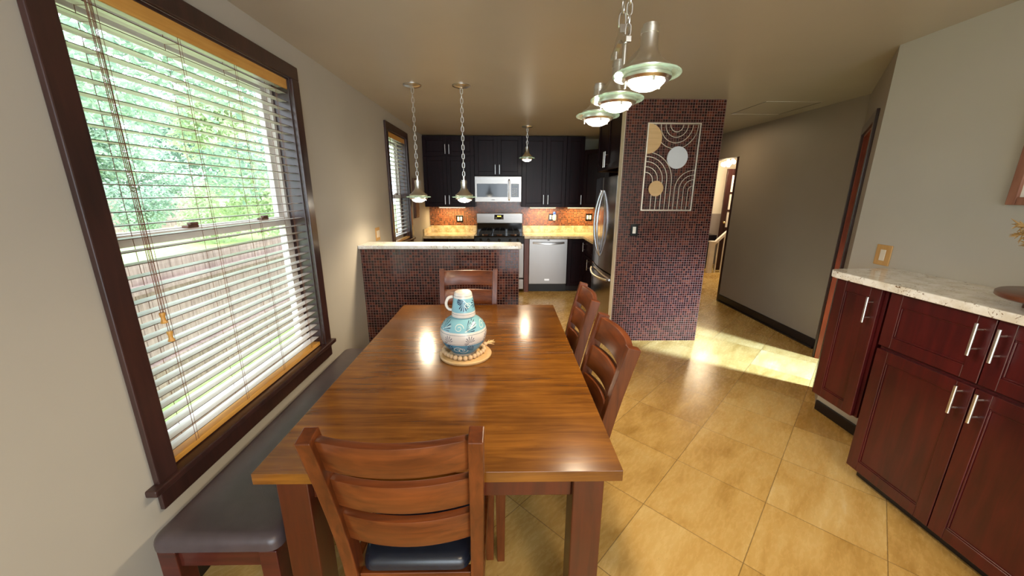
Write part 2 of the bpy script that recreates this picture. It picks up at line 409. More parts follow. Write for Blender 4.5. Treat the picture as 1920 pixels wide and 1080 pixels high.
# attic hatch seams
b = B(); hx0, hx1, hy0, hy1 = 2.505, 3.05, 3.84, 4.42
b.box(hx0, hx0+.006, hy0, hy1, ZC-.002, ZC+.002); b.box(hx1-.006, hx1, hy0, hy1, ZC-.002, ZC+.002)
struct('trim_2', b, BASEB)
struct('trim_3', B().box(hx0, hx1, hy0-.004, hy0, ZC-.002, ZC+.002).box(hx0, hx1, hy1, hy1+.004, ZC-.002, ZC+.002), VINYL)

# ------------------------------------------------------------------ windows
def window(idx, wv, cas, stool_z, apron, rail_z):
    y0, y1, z0, z1 = wv
    root = bpy.data.objects.new('window_%d' % idx, None); COL.objects.link(root); root['kind'] = 'structure'
    c = cas
    b = B().box(XL, XL+.022, y0-c, y0, z0-.02, z1).box(XL, XL+.022, y1, y1+c, z0-.02, z1).box(XL, XL+.022, y0-c, y1+c, z1, z1+c-.004)
    part('window_casing', b, TRIM, root, bevel=.004)
    part('window_stool', B().box(XL-.1, XL+.040, y0-c-.035, y1+c+.035, z0-.045, z0-.018), TRIM, root, bevel=.005)
    part('window_apron', B().box(XL, XL+.018, y0-c, y1+c, z0-.045-apron, z0-.045), TRIM, root, bevel=.004)
    x0, x1 = XL-.10, XL
    b = B().box(x0, x1, y0-.002, y0+.012, z0-.02, z1).box(x0, x1, y1-.012, y1+.002, z0-.02, z1).box(x0, x1, y0, y1, z1-.012, z1+.002)
    part('window_jamb', b, TRIM, root, bevel=.002)
    fx0, fx1 = XL-.165, XL-.10; t = .035
    b = B().box(fx0, fx1, y0, y0+t, z0-.02, z1).box(fx0, fx1, y1-t, y1, z0-.02, z1).box(fx0, fx1, y0+t, y1-t, z1-t, z1).box(fx0, fx1, y0+t, y1-t, z0-.02, z0+.02)
    part('window_frame', b, VINYL, root, bevel=.003)
    for nm, za, zb, xx in (('upper_sash', rail_z-.02, z1-t, XL-.155), ('lower_sash', z0+.02, rail_z+.02, XL-.125)):
        q = .045; ya, yb = y0+t, y1-t
        b = B().box(xx, xx+.03, ya, ya+q, za, zb).box(xx, xx+.03, yb-q, yb, za, zb).box(xx, xx+.03, ya+q, yb-q, zb-q, zb).box(xx, xx+.03, ya+q, yb-q, za, za+q)
        s_ = part(nm, b, VINYL, root, bevel=.003)
        part('glass_pane', B().box(xx+.012, xx+.016, ya+q, yb-q, za+q, zb-q), GLASSW, s_)
        if nm == 'lower_sash':
            for yy in (ya+(yb-ya)*.36, ya+(yb-ya)*.80):
                part('sash_lock', B().box(xx+.0, xx+.03, yy-.03, yy+.03, zb, zb+.012).box(xx+.01, xx+.03, yy-.012, yy+.03, zb+.012, zb+.024), BROWNB, s_, bevel=.003)
window(1, W1, .08, 0, .085, 1.395)
window(2, W2, .08, 0, .085, 1.52)

def blind(wv, label, top_gap, pitch, ncords, tilt, knobs):
    y0, y1, z0, z1 = wv; ya, yb = y0+.014, y1-.014
    xc = XL-.036
    root = thing('window_blind', label, 'blinds', (xc, (y0+y1)/2, z0), 0, 'wooden window blinds')
    hw = (yb-ya)/2; Z = z1-z0
    part('valance', B().box(.022, .032, -hw, hw, Z-.065, Z-.008), BLINDW, root, bevel=.003)
    part('head_rail', B().box(-.03, .022, -hw, hw, Z-.055, Z-.012), SLAT, root, bevel=.002)
    zt = Z-.085; nn = 0; z = zt; ca, sa = math.cos(tilt), math.sin(tilt)
    first = None
    while z > .04:
        if first is None:
            rg = []
            prof = [(-.025, -.0006), (0, .0012), (.025, -.0006), (.025, -.0032), (0, -.0014), (-.025, -.0032)]
            prof = [(p[0]*ca-p[1]*sa, p[0]*sa+p[1]*ca) for p in prof]
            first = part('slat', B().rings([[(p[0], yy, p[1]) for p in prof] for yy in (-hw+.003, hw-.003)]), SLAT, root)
            first.data.materials.append(SLATSHADE)
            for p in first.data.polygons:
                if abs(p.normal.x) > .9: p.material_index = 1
            first.location = (0, 0, z)
        else:
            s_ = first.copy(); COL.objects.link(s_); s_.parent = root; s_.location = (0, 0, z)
        z -= pitch
    part('bottom_rail', B().box(-.026, .026, -hw+.003, hw-.003, -.014, .010), BLINDW, root, bevel=.004)
    for k in range(ncords):
        yy = -hw+.12+(2*hw-.24)*k/(ncords-1)
        b = B()
        for xx in (-.0275, .0275): b.tube([(xx, yy, .01), (xx, yy, Z-.02)], .0011, 5)
        b.tube([(0.0275, yy+.012, .01), (.0275, yy+.012, Z-.02)], .0008, 5)
        zz = zt
        while zz > .04:
            b.tube([(-.0275, yy, zz-.004), (.0275, yy, zz-.004)], .0007, 4); zz -= pitch
        part('ladder_cord', b, CORD, root)
    for yy, zk in knobs:
        yy -= (y0+y1)/2
        part('pull_cord', B().tube([(.034, yy, zk-z0+.03), (.034, yy, Z-.07)], .0012, 5), CORD, root)
        part('pull_cord', B().tube([(.034, yy+.008, zk-z0+.03), (.034, yy+.004, Z-.07)], .0012, 5), CORD, root)
        part('cord_tassel', B().lathe([(.001,.042),(.009,.041),(.010,.034),(.007,.022),(.008,.012),(.012,.003),(.011,0),(.001,-.002)], 14, (.034, yy+.004, zk-z0-.012)), BLINDW, root, smooth=True)
    return root
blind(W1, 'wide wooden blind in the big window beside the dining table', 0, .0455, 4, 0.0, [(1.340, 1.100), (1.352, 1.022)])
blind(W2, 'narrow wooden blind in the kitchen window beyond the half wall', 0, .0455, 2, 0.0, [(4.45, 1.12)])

# ------------------------------------------------------------------ cabinets
def bar_pull(x, z0, z1, parent, r=.0062, off=.034):
    b = B().tube([(x, -off-.02, z0), (x, -off-.02, z1)], r, 12)
    for zz in (z0+(z1-z0)*.2, z0+(z1-z0)*.8): b.tube([(x, -.018, zz), (x, -off-.02, zz)], r*.62, 8)
    return part('handle', b, CHROME, parent, smooth=True, label='brushed steel bar handle')
def door(parent, x0, x1, z0, z1, mat, handle=None, name='door', fr=.058):
    g = .0022; x0 += g; x1 -= g; z0 += g; z1 -= g
    b = B(); y0, y1 = -.021, -.001
    b.box(x0, x0+fr, y0, y1, z0, z1).box(x1-fr, x1, y0, y1, z0, z1).box(x0+fr, x1-fr, y0, y1, z0, z0+fr).box(x0+fr, x1-fr, y0, y1, z1-fr, z1)
    b.box(x0+fr, x1-fr, y0+.009, y1, z0+fr, z1-fr)
    i = fr; q = .007     # small inner bead
    b.box(x0+i, x1-i, y0+.004, y0+.009, z0+i, z0+i+q).box(x0+i, x1-i, y0+.004, y0+.009, z1-i-q, z1-i).box(x0+i, x0+i+q, y0+.004, y0+.009, z0+i+q, z1-i-q).box(x1-i-q, x1-i, y0+.004, y0+.009, z0+i+q, z1-i-q)
    o = part(name, b, mat, parent, bevel=.0018, seg=1)
    if handle: bar_pull(handle[0], handle[1], handle[2], o)
    return o
def cabinet(name, label, group, loc, rz, w_, d_, h_, mat, doors, kick=0, cat='cabinet'):
    root = thing(name, label, cat, loc, rz, group)
    part('carcass', B().box(0.001, w_-.001, 0, d_, kick, h_), mat, root)
    if kick: part('toe_kick', B().box(0.001, w_-.001, .06, d_, 0, kick), BASEB, root)
    for dd in doors: door(root, *dd[:4], mat, dd[4] if len(dd) > 4 else None, dd[5] if len(dd) > 5 else 'door')
    return root
R90 = -math.pi/2
XF = 1.966      # buffet carcass face
grp = 'cherry buffet cabinets under the pale counter'
cabinet('hanging_cabinet', 'narrow cherry cabinet hung off the floor at the buffet end by the red doorway', grp, (XF, 2.075, .355), R90, .285, XR-XF-.001, .745, CHER,
        [(0, .268, 0, .742, (.232, .55, .69))])
hA = (.385, .845, .975); 
for k, (yy, lab) in enumerate(((1.765, 'wide cherry buffet cabinet standing next to the narrow hanging cabinet'), (.925, 'wide cherry buffet cabinet at the near end of the counter, under the round riser'))):
    cabinet('buffet_cabinet', lab, grp, (XF, yy, 0), R90, .838, XR-XF-.001, 1.1, CHER,
        [(0, .419, .81, 1.093, (.383, .925, 1.065)), (.419, .838, .81, 1.093, (.455, .925, 1.065)),
         (0, .419, .08, .795, (.383, .655, .785)), (.419, .838, .08, .795, (.455, .655, .785))], .08)
r_ = .025
pts = [(XF-.045, .06), (XR-.001, .06), (XR-.001, 2.152), (XF-.045+r_, 2.125)]
b = B().prism([(1.908, .06), (2.346, .06), (2.346, 2.15), (1.985, 2.135), (1.945, 2.122), (1.918, 2.09), (1.908, 2.05)], 1.1005, 1.139, 'z')
tag(part('worktop', b, GRAN, bevel=.005), 'pale speckled granite counter on the cherry buffet cabinets', 'counter')

# far kitchen: wall cabinets (face at y 6.10)
gU = 'dark wall cabinets of the kitchen'
UY = 6.11
cabinet('wall_cabinet', 'dark four-door wall cabinet in the corner by the kitchen window', gU, (XL+.003, UY, 1.35), 0, .80, YB-UY-.001, 1.07, ESP,
        [(.0, .385, .775, 1.06, (.355, .80, .94)), (.385, .797, .775, 1.06, (.415, .80, .94)),
         (.0, .365, 0, .765, (.33, .04, .18)), (.365, .797, 0, .765, (.395, .04, .18))])
cabinet('wall_cabinet', 'dark two-door wall cabinet above the microwave', gU, (-.485, UY, 1.832), 0, .74, YB-UY-.001, .588, ESP,
        [(0, .357, 0, .585, (.325, .02, .165)), (.357, .74, 0, .585, (.392, .02, .165))])
cabinet('wall_cabinet', 'tall dark two-door wall cabinet above the dishwasher', gU, (.258, UY, 1.35), 0, .70, YB-UY-.001, 1.07, ESP,
        [(0.01, .385, 0, 1.06, (.35, .045, .19)), (.385, .70, 0, 1.06, (.42, .045, .19))])
cabinet('wall_cabinet', 'tall dark single-door wall cabinet next to the angled corner cabinet', gU, (.960, UY, 1.35), 0, .282, YB-UY-.001, 1.07, ESP,
        [(0, .282, 0, 1.06, (.248, .045, .19))])
# diagonal corner cabinet
rt = thing('corner_cabinet', 'shorter dark cabinet set at an angle in the corner beside the fridge', 'cabinet', (1.245, UY-.02, 1.352), -math.pi/4, gU)
L_ = .46
part('carcass', B().prism([(0.0, .002), (L_, .002), (L_+.205, .21), (.24, .68), (-.0, .45), (.01, .2)], 0, .87, 'z'), ESP, rt)
door(rt, .004, L_-.004, 0, .868, ESP)
# cabinet over the fridge
cabinet('wall_cabinet', 'dark two-door cabinet over the fridge', gU, (1.172, 4.845, 1.825), R90, .95, .72, .60, ESP,
        [(0, .445, 0, .597, (.415, .03, .20)), (.445, .95, 0, .597, (.475, .03, .20))])
# base run
BY = 5.86; gB = 'dark base cabinets of the kitchen'
cabinet('base_cabinet', 'dark base cabinet under the short counter between window wall and range', gB, (XL+.003, BY, 0), 0, .795, YB-BY-.001, .872, ESP,
        [(0, .397, .70, .868, None, 'drawer_front'), (.397, .795, .70, .868, None, 'drawer_front'), (0, .397, .1, .69, (.36, .5, .64)), (.397, .795, .1, .69, (.435, .5, .64))], .1)
cabinet('base_cabinet', 'plain dark base panel between the dishwasher and the corner', gB, (.993, BY, 0), 0, .275, YB-BY-.001, .872, ESP, [(0, .275, .1, .868)], .1)
cabinet('base_cabinet', 'dark base cabinet with drawer squeezed between corner and fridge', gB, (1.27, 5.838, 0), R90, .95, .62, .872, ESP,
        [(.03, .47, .64, .868, (.08, .68, .82), 'drawer_front'), (.47, .93, .64, .868, None, 'drawer_front'), (.03, .47, .1, .63, (.42, .45, .61)), (.47, .93, .1, .63)], .1)
part_f = part('filler_panel', B().box(.296, .372, BY-.02, YB-.002, 0, .872), wood('reddish_panel_wood', S(84,34,16), S(120,56,28), 'z', .4, .2), bevel=.002)
tag(part_f, 'upright reddish brown panel between range and dishwasher', 'panel')
# counters with upstands
rt = thing('worktop', 'short speckled granite counter beside the kitchen window wall', 'counter', (XL+.002, 0, .874), 0, 'kitchen counters')
part('slab', B().box(0, .795, 5.80, YB-.002, 0, .04), GRANK, rt, bevel=.004)
part('upstand', B().box(.02, .795, YB-.024, YB-.002, .04, .152).box(0, .02, 5.84, YB-.002, .04, .14), GRANK, rt, bevel=.002)
rt = thing('worktop', 'long speckled granite counter turning the corner over the dishwasher', 'counter', (0, 0, .874), 0, 'kitchen counters')
part('slab', B().prism([(.297, 5.80), (1.225, 5.80), (1.225, 4.9), (1.895, 4.9), (1.895, 6.428), (.297, 6.428)], 0, .04, 'z'), GRANK, rt, bevel=.004)
part('upstand', B().box(.297, 1.87, YB-.024, YB-.002, .04, .152).box(1.873, 1.893, 4.9, YB-.002, .04, .152), GRANK, rt, bevel=.002)
struct('trim_4', B().box(XL+.002, 1.895, YB-.010, YB-.001, 1.028, 1.83), MOSLIT)
# bar top
b = B().prism([(XL+.002, 3.232), (.11, 3.232), (.135, 3.24), (.147, 3.262), (.147, 3.46), (.135, 3.482), (.11, 3.49), (XL+.002, 3.49)], 1.089, 1.121, 'z')
tag(part('bar_worktop', b, GRAN, bevel=.006), 'speckled granite top of the tiled half wall', 'counter')

# dishwasher
rt = thing('dishwasher', 'stainless steel dishwasher under the granite counter', 'dishwasher', (.374, BY-.02, 0), 0)
part('door_panel', B().box(.004, .612, 0, .03, .135, .865), STEEL, rt, bevel=.004)
part('tub', B().box(.006, .61, .032, .56, .02, .868), BLACKM, rt)
part('toe_kick', B().box(.006, .61, .05, .07, 0, .13), BLACKM, rt)
ht = [(.06+.5*k/12, -.014-.03*math.sin(math.pi*k/12), .808-.012*math.sin(math.pi*k/12)) for k in range(13)]
part('handle', B().bar(ht, .014, .03, (0,1,0)), CHROME, rt, smooth=False, bevel=.004)
part('badge', B().box(.255, .335, -.004, 0, .19, .222), CHROME, rt, bevel=.002)
part('vent_mark', B().box(.29, .325, -.002, 0, .842, .856), BLACKM, rt)

# range
rt = thing('kitchen_range', 'stainless gas range with black cooktop below the microwave', 'oven', (-.488, 5.79, 0), 0)
RW = .78
part('body', B().box(.006, RW-.006, .05, .62, .06, .905), BLACKM, rt)
part('oven_door', B().box(.004, RW-.004, 0, .05, .245, .80), STEEL, rt, bevel=.006)
part('oven_window', B().box(.14, RW-.14, -.002, 0, .38, .66), BLACKG, rt)
part('oven_handle', B().tube([(.06, -.045, .75), (RW-.06, -.045, .75)], .012, 10).tube([(.08, -.045, .75), (.08, 0, .75)], .008, 8).tube([(RW-.08, -.045, .75), (RW-.08, 0, .75)], .008, 8), CHROME, rt, smooth=True)
part('warming_drawer', B().box(.004, RW-.004, .0, .05, .06, .225), STEEL, rt, bevel=.006)
part('control_strip', B().hexa([(.0,-.01,.805),(RW,-.01,.805),(RW,.06,.805),(0,.06,.805),(.0,.012,.90),(RW,.012,.90),(RW,.06,.90),(0,.06,.90)]), BLACKG, rt, bevel=.003)
for k, xx in enumerate((.10, .22, .39, .56, .68)):
    part('burner_knob', B().tube([(xx, .005, .855), (xx, -.028, .849)], [.022, .018], 14), BLACKM, rt, smooth=True)
part('cooktop', B().box(0, RW, .01, .62, .90, .918), BLACKG, rt, bevel=.004)
for cx in (.16, .39, .62):
    b = B()
    for dx in (-.09, 0, .09): b.box(cx+dx-.006, cx+dx+.006, .06, .54, .935, .952)
    for yy in (.08, .2, .30, .40, .52): b.box(cx-.10, cx+.10, yy-.006, yy+.006, .935, .952)
    for dx in (-.09, .09):
        for yy in (.07, .53): b.box(cx+dx-.008, cx+dx+.008, yy-.008, yy+.008, .918, .94)
    part('burner_grate', b, BLACKM, rt)
    for yy in (.17, .43):
        part('burner', B().lathe([(.0, .016), (.03, .016), (.034, .010), (.045, .006), (.05, 0), (0, 0)], 18, (cx, yy, .918)), BROWNB, rt, smooth=True)
part('back_lower', B().box(.01, RW-.01, .565, .62, .918, 1.075), BLACKG, rt, bevel=.003)
part('back_panel', B().box(0, RW, .55, .62, 1.07, 1.238), STEEL, rt, bevel=.008)
dp = part('clock_display', B().box(.30, .455, .546, .55, 1.135, 1.215), BLACKG, rt)
b = B()
for xx in (.352, .368, .388, .404): b.box(xx, xx+.009, .5445, .546, 1.178, 1.198)
part('digits', b, KEYG, dp)
b = B()
for xx in (.315, .335, .42, .435):
    for zz in (1.145, 1.165): b.box(xx, xx+.01, .5448, .546, zz, zz+.005)
part('keys', b, WHITEP, dp)

# microwave
rt = thing('microwave', 'stainless microwave hung under the wall cabinet over the range', 'microwave', (-.487, 6.06, 1.425), 0)
MW = .742
part('body', B().box(0, MW, .02, YB-6.06-.012, 0, .40), BLACKM, rt)
part('front', B().box(0, MW, 0, .03, .002, .398), STEEL, rt, bevel=.006)
part('window', B().box(.035, .52, -.004, 0, .08, .285), BLACKG, rt, bevel=.002)
kp = part('keypad', B().box(.575, .70, -.004, 0, .08, .285), BLACKG, rt, bevel=.002)
b = B()
for i in range(3):
    for j in range(5): b.box(.598+i*.03, .61+i*.03, -.0048, -.004, .105+j*.026, .111+j*.026)
part('keys', b, WHITEP, kp)
part('readout', B().box(.605, .665, -.0048, -.004, .258, .272), plain('grey_readout', S(150,170,180), .3), kp)
part('handle', B().tube([(.545, -.012, .03), (.545, -.034, .05), (.545, -.036, .19), (.545, -.034, .33), (.545, -.012, .35)], [.010, .014, .015, .014, .010], 10), CHROME, rt, smooth=True)
part('brand_mark', B().box(.265, .315, -.0015, 0, .034, .042), BLACKM, rt)
part('top_vent', B().box(.02, MW-.02, -.002, 0, .355, .36), STEELD, rt)

# fridge
rt = thing('fridge', 'stainless french-door fridge in the alcove behind the tiled wall end', 'fridge', (1.145, 4.80, 0), R90)
FW = .895
part('cabinet_body', B().box(0.004, FW-.004, .035, .74, .02, 1.755), plain('fridge_grey', S(70,68,70), .4), rt)
def bulge(b, x0, x1, z0, z1, n=10, depth=.028, W=FW):
    rg = []
    for k in range(n+1):
        x = x0+(x1-x0)*k/n; y = -depth*math.sin(math.pi*(x)/W)
        rg.append([(x, y, z0), (x, .032, z0), (x, .032, z1), (x, y, z1)])
    return b.rings(rg)
c_ = FW/2
FS = metal('fridge_steel', (.42, .40, .39, 1), .16, (2, 2, 90))
for k, (xa, xb) in enumerate(((.004, c_-.003), (c_+.003, FW-.004))):
    dn = part('fridge_door', bulge(B(), xa, xb, .715, 1.745), FS, rt, bevel=.004)
    s_ = -1 if k == 0 else 1; xh = c_+s_*.035
    hp = [(xh+s_*.03*math.sin(math.pi*j/12), -.03-.062*math.sin(math.pi*j/12)**.8, .86+.74*j/12) for j in range(13)]
    part('handle', B().tube(hp, .013, 10), metal('fridge_handle_%d' % k, (.62, .66, .74, 1), .22), dn, smooth=True)
dn = part('freezer_drawer', bulge(B(), .004, FW-.004, .06, .70), FS, rt, bevel=.004)
hp = [(.07+(FW-.14)*j/14, -.022-.06*math.sin(math.pi*j/14)**.8, .635-.02*math.sin(math.pi*j/14)) for j in range(15)]
part('handle', B().tube(hp, .013, 10), CHROME, dn, smooth=True)
part('foot_grille', B().box(.02, FW-.02, .02, .06, 0, .055), BLACKM, rt)

# under-cabinet lights
for i, (xx, lab) in enumerate(((-.88, 'slim light bar under the corner wall cabinet by the window'), (.62, 'slim light bar under the tall wall cabinet above the dishwasher'), (1.25, 'slim light bar under the angled corner cabinet'))):
    rt = thing('cabinet_light', lab, 'lamp', (xx, 6.28, 1.332), 0, 'under-cabinet lights')
    part('housing', B().box(-.22, .22, -.03, .03, 0, .017), WHITEP, rt, bevel=.002)
    part('diffuser', B().box(-.21, .21, -.024, .024, -.004, 0), emit('strip_lens', (1.0, .75, .42, 1), 5.0), rt)
    lamp('cabinet_glow', 'AREA', (xx, 6.27, 1.325), 5.5, (1.0, .72, .36), aim=(xx, 6.30, 0), shape='RECTANGLE', size=.42, size_y=.05)

# outlets and switches
def outlet(label, loc, rz, n=2, plate=BLACKG, group='outlets on the mosaic', w_=None, h_=.115, insert=WHITEP):
    w_ = w_ or (.07 if n == 1 else .115)
    rt = thing('wall_outlet' if n == 2 and plate is BLACKG else 'wall_switch', label, 'outlet' if n == 2 and plate is BLACKG else 'switch', loc, rz, group)
    part('cover_plate', B().box(-w_/2, w_/2, -.006, 0, -h_/2, h_/2), plate, rt, bevel=.002)
    for k in range(n):
        cx = (k-(n-1)/2)*.046
        part('rocker', B().box(cx-.0165, cx+.0165, -.0095, -.006, -.034, .034), insert, rt, bevel=.0015)
    return rt
my = YB-.0105
outlet('black double outlet in the mosaic beside the range, window side', (-.78, my, 1.14), 0)
outlet('black double outlet holding the blue-topped plug-in above the dishwasher counter', (.795, my, 1.17), 0)
outlet('black double outlet low on the mosaic near the fridge corner', (1.43, my, 1.17), 0)
rt = thing('air_freshener', 'white plug-in air freshener with blue top on the mosaic', 'air freshener', (.835, my-.011, 1.18), 0)
part('body', B().lathe([(0, -.065), (.024, -.06), (.03, -.03), (.028, .02), (.02, .04), (0, .045)], 16, (0, -.024, 0)), WHITEP, rt, smooth=True)
part('cap', B().lathe([(0, .04), (.024, .043), (.026, .06), (.018, .085), (0, .088)], 16, (-.004, -.024, 0)), BLUEP, rt, smooth=True)
outlet('black switch plate with single white rocker on the tiled wall end', (1.31, YC-.0045, 1.208), 0, 1, BLACKG, 'wall switches', .078, .12)
outlet('tan wooden switch plate with pale rocker above the buffet counter', (XR-.0005, 2.232, 1.205), R90, 1, PLATEW, 'wall switches', .095, .125, plain('ivory_rocker', S(214,206,190), .4))
outlet('tan wooden double switch plate on the window wall above the half wall', (XL+.0005, 3.762, 1.165), math.pi/2, 2, PLATEW, 'wall switches', .12, .13, plain('ivory_rocker_pair', S(214,206,190), .4))

# wooden board on the window wall of the kitchen
rt = thing('wall_board', 'tall narrow brown wooden board hung on the wall past the kitchen window', 'wall decor', (XL+.001, 5.42, 1.22), math.pi/2)
part('plank', B().box(-.10, .10, -.03, 0, 0, .54), BROWNB, rt, bevel=.004)
part('plank_edge', B().box(-.085, .085, -.036, -.03, .02, .52), wood('lighter_plank', S(120,84,58), S(150,110,80), 'z', .6, 0), rt, bevel=.002)
b = B().tube([(.13, -.02, .62), (.15, -.02, .45), (.125, -.02, .3), (.14, -.02, .12), (.12, -.02, .06)], [.004, .007, .006, .007, .002], 8)
part('dangling_cord', b, BROWNB, rt, smooth=True)

# ------------------------------------------------------------------ wall art on the tiled end
rt = thing('wall_art', 'champagne metal arc wall art with wooden discs on the mosaic wall end', 'wall art', (1.352, YC-.006, 1.402), 0)
AW, AH, t = .512, .818, .012
b = B().box(0, t, -.02, -.004, 0, AH).box(AW-t, AW, -.02, -.004, 0, AH).box(t, AW-t, -.02, -.004, 0, t).box(t, AW-t, -.02, -.004, AH-t, AH)
part('frame', b, CHAMP, rt, bevel=.001)
def wire(pts): return part('arc_wire', B().bar([(p[0], -.012, p[1]) for p in pts], .006, .0055, (0,1,0)), CHAMP, rt)
ux = .282
for r0 in (.062, .108, .155, .205):          # hanging arcs from the top edge
    wire([(ux-r0*math.cos(math.pi*k/24), AH-t-.002-r0*1.06*math.sin(math.pi*k/24)) for k in range(25)])
for r0, zt in ((.081, .37), (.129, .422), (.177, .469), (.221, .515), (.268, .555)):   # tall arches at the lower corner
    p = [(t, zt)]
    for k in range(1, 13):
        a = math.pi/2*k/12; p.append((t+r0*math.sin(a), zt-r0*1.0+r0*math.cos(a)))
    p.append((t+r0, t)); wire(p)
for r0, zt in ((.045, .24), (.09, .30), (.135, .345), (.18, .39)):
    p = [(AW-t, zt)]
    for k in range(1, 13):
        a = math.pi/2*k/12; p.append((AW-t-r0*math.sin(a), zt-r0+r0*math.cos(a)))
    p.append((AW-t-r0, t)); wire(p)
def disc(nm, cx, cz, r0, mat, a0=0, a1=360, y0=-.024, lab=None):
    n = 40; pts = [(cx+r0*math.cos(math.radians(a0+(a1-a0)*k/n)), cz+r0*1.03*math.sin(math.radians(a0+(a1-a0)*k/n))) for k in range(n+(1 if a1-a0 < 360 else 0))]
    part(nm, B().prism(pts, y0, y0+.01, 'y'), mat, rt, label=lab)
disc('half_disc', t, AH-t-.132, .132, MAPLE, -90, 90, lab='pale wood half disc')
disc('white_disc', .312, .505, .1, LAVEN, lab='white round disc')
disc('wood_disc', .132, .215, .072, MAPLE, lab='small pale wood disc')

# ------------------------------------------------------------------ dining table
TX0, TX1, TY0, TY1, TZ = -.755, .355, .935, 2.642, .76
rt = thing('dining_table', 'long glossy brown wooden dining table with square legs', 'table', ((TX0+TX1)/2, (TY0+TY1)/2, 0), 0)
hx, hy = (TX1-TX0)/2, (TY1-TY0)/2
part('tabletop', B().box(-hx, hx, -hy, -.0003, TZ-.037, TZ), TABLE, rt, bevel=.0008)
part('tabletop', B().box(-hx, hx, .0003, hy, TZ-.037, TZ), TABLE, rt, bevel=.0008)
ins = .045; lw = .098
b = B().box(-hx+ins+lw, hx-ins-lw, -hy+.055, -hy+.08, .622, TZ-.037).box(-hx+ins+lw, hx-ins-lw, hy-.08, hy-.055, .622, TZ-.037)
b.box(-hx+.055, -hx+.08, -hy+ins+lw, hy-ins-lw, .622, TZ-.037).box(hx-.08, hx-.055, -hy+ins+lw, hy-ins-lw, .622, TZ-.037)
part('apron', b, TABLEV, rt, bevel=.002)
for sx in (-1, 1):
    for sy in (-1, 1):
        x0 = sx*(hx-ins) - (lw if sx > 0 else 0); y0 = sy*(hy-.03) - (lw if sy > 0 else 0)
        part('leg', B().box(x0, x0+lw, y0, y0+lw, 0, TZ-.037), TABLEV, rt, bevel=.004)

# ------------------------------------------------------------------ chairs
def yback(z): 
    u = max(0, (z-.44)/.56); return -.205-.115*u**1.35
def make_chair(label):
    rt = thing('dining_chair', label, 'chair', (0,0,0), 0, 'ladder-back dining chairs')
    for s_ in (-1, 1):
        pts = [(s_*.190, -.222, 0), (s_*.190, -.210, .22), (s_*.189, -.204, .42)]
        for z in (.5, .6, .7, .8, .9, 1.0): pts.append((s_*(.189+.016*((z-.42)/.58)), yback(z), z))
        part('back_post', B().bar(pts, .038, .052), CHAIRZ, rt, bevel=.003)
        part('front_leg', B().rings([[(s_*.208+a*q, .19+c*q, z) for a, c in ((-1,-1),(1,-1),(1,1),(-1,1))] for z, q in ((0, .016), (.42, .021))]), CHAIRZ, rt, bevel=.003)
    for z0, z1 in ((.880, .988), (.738, .846), (.594, .702)):
        rg = []
        for k in range(17):
            u = -1+2*k/16; ww = .178+.012*((z0-.5)/.5); bow = -.034*(1-u*u)+.004
            rg.append([(u*ww, yback(z0)+bow-.013, z0), (u*ww, yback(z0)+bow+.013, z0), (u*ww, yback(z1)+bow+.013, z1), (u*ww, yback(z1)+bow-.013, z1)])
        part('slat', B().rings(rg), CHAIRX, rt, smooth=True, bevel=.003)
    b = B().box(-.187, .187, .18, .20, .37, .437).box(-.17, .17, -.218, -.192, .37, .437).box(-.21, -.185, -.182, .17, .37, .437).box(.185, .21, -.182, .17, .37, .437)
    part('seat_frame', b, CHAIRX, rt, bevel=.002)
    sb = B().pillow(-.166, .166, -.214, .218, .436, .484, .028, .012)
    for v in sb.bm.verts:
        u = min(1, max(0, (v.co.y+.19)/.12)); v.co.x *= 1+.30*u*u*(3-2*u)
    part('seat', sb, LEATHB, rt, smooth=True, label='dark leather seat pad')
    return rt
ch = make_chair('wooden ladder-back chair at the near table end, its back to the viewer')
ch.location = (-.277, 1.105, 0); ch.rotation_euler = (0, 0, 0)
for lab, loc, rz in (
    ('wooden ladder-back chair tucked in against the tiled half wall', (-.283, 2.475, 0), math.pi),
    ('wooden ladder-back chair on the long side nearest the fridge', (.185, 2.16, 0), math.radians(87)),
    ('wooden ladder-back chair on the long side halfway down the table', (.165, 1.50, 0), math.radians(91))):
    c = copy_tree(ch); c['label'] = lab; c.location = loc; c.rotation_euler = (0, 0, rz)

# bench
rt = thing('dining_bench', 'long dark leather bench along the wall under the window', 'bench', (-.975, 1.76, 0), 0)
part('seat', B().pillow(-.205, .22, -.775, .785, .405, .468, .035, .006), LEATH, rt, smooth=True, label='dark brown leather seat pad')
part('seat_frame', B().box(-.185, .20, -.755, -.73, .33, .405).box(-.185, .20, .73, .755, .33, .405).box(-.185, -.16, -.73, .73, .33, .405).box(.175, .20, -.73, .73, .33, .405), BENCHW, rt, bevel=.002)
for sx in (-1, 1):
    for sy in (-1, 1):
        part('leg', B().box(sx*.168-.03+.007, sx*.168+.03+.007, sy*.735-.032, sy*.735+.032, 0, .402), BENCHW, rt, bevel=.003)

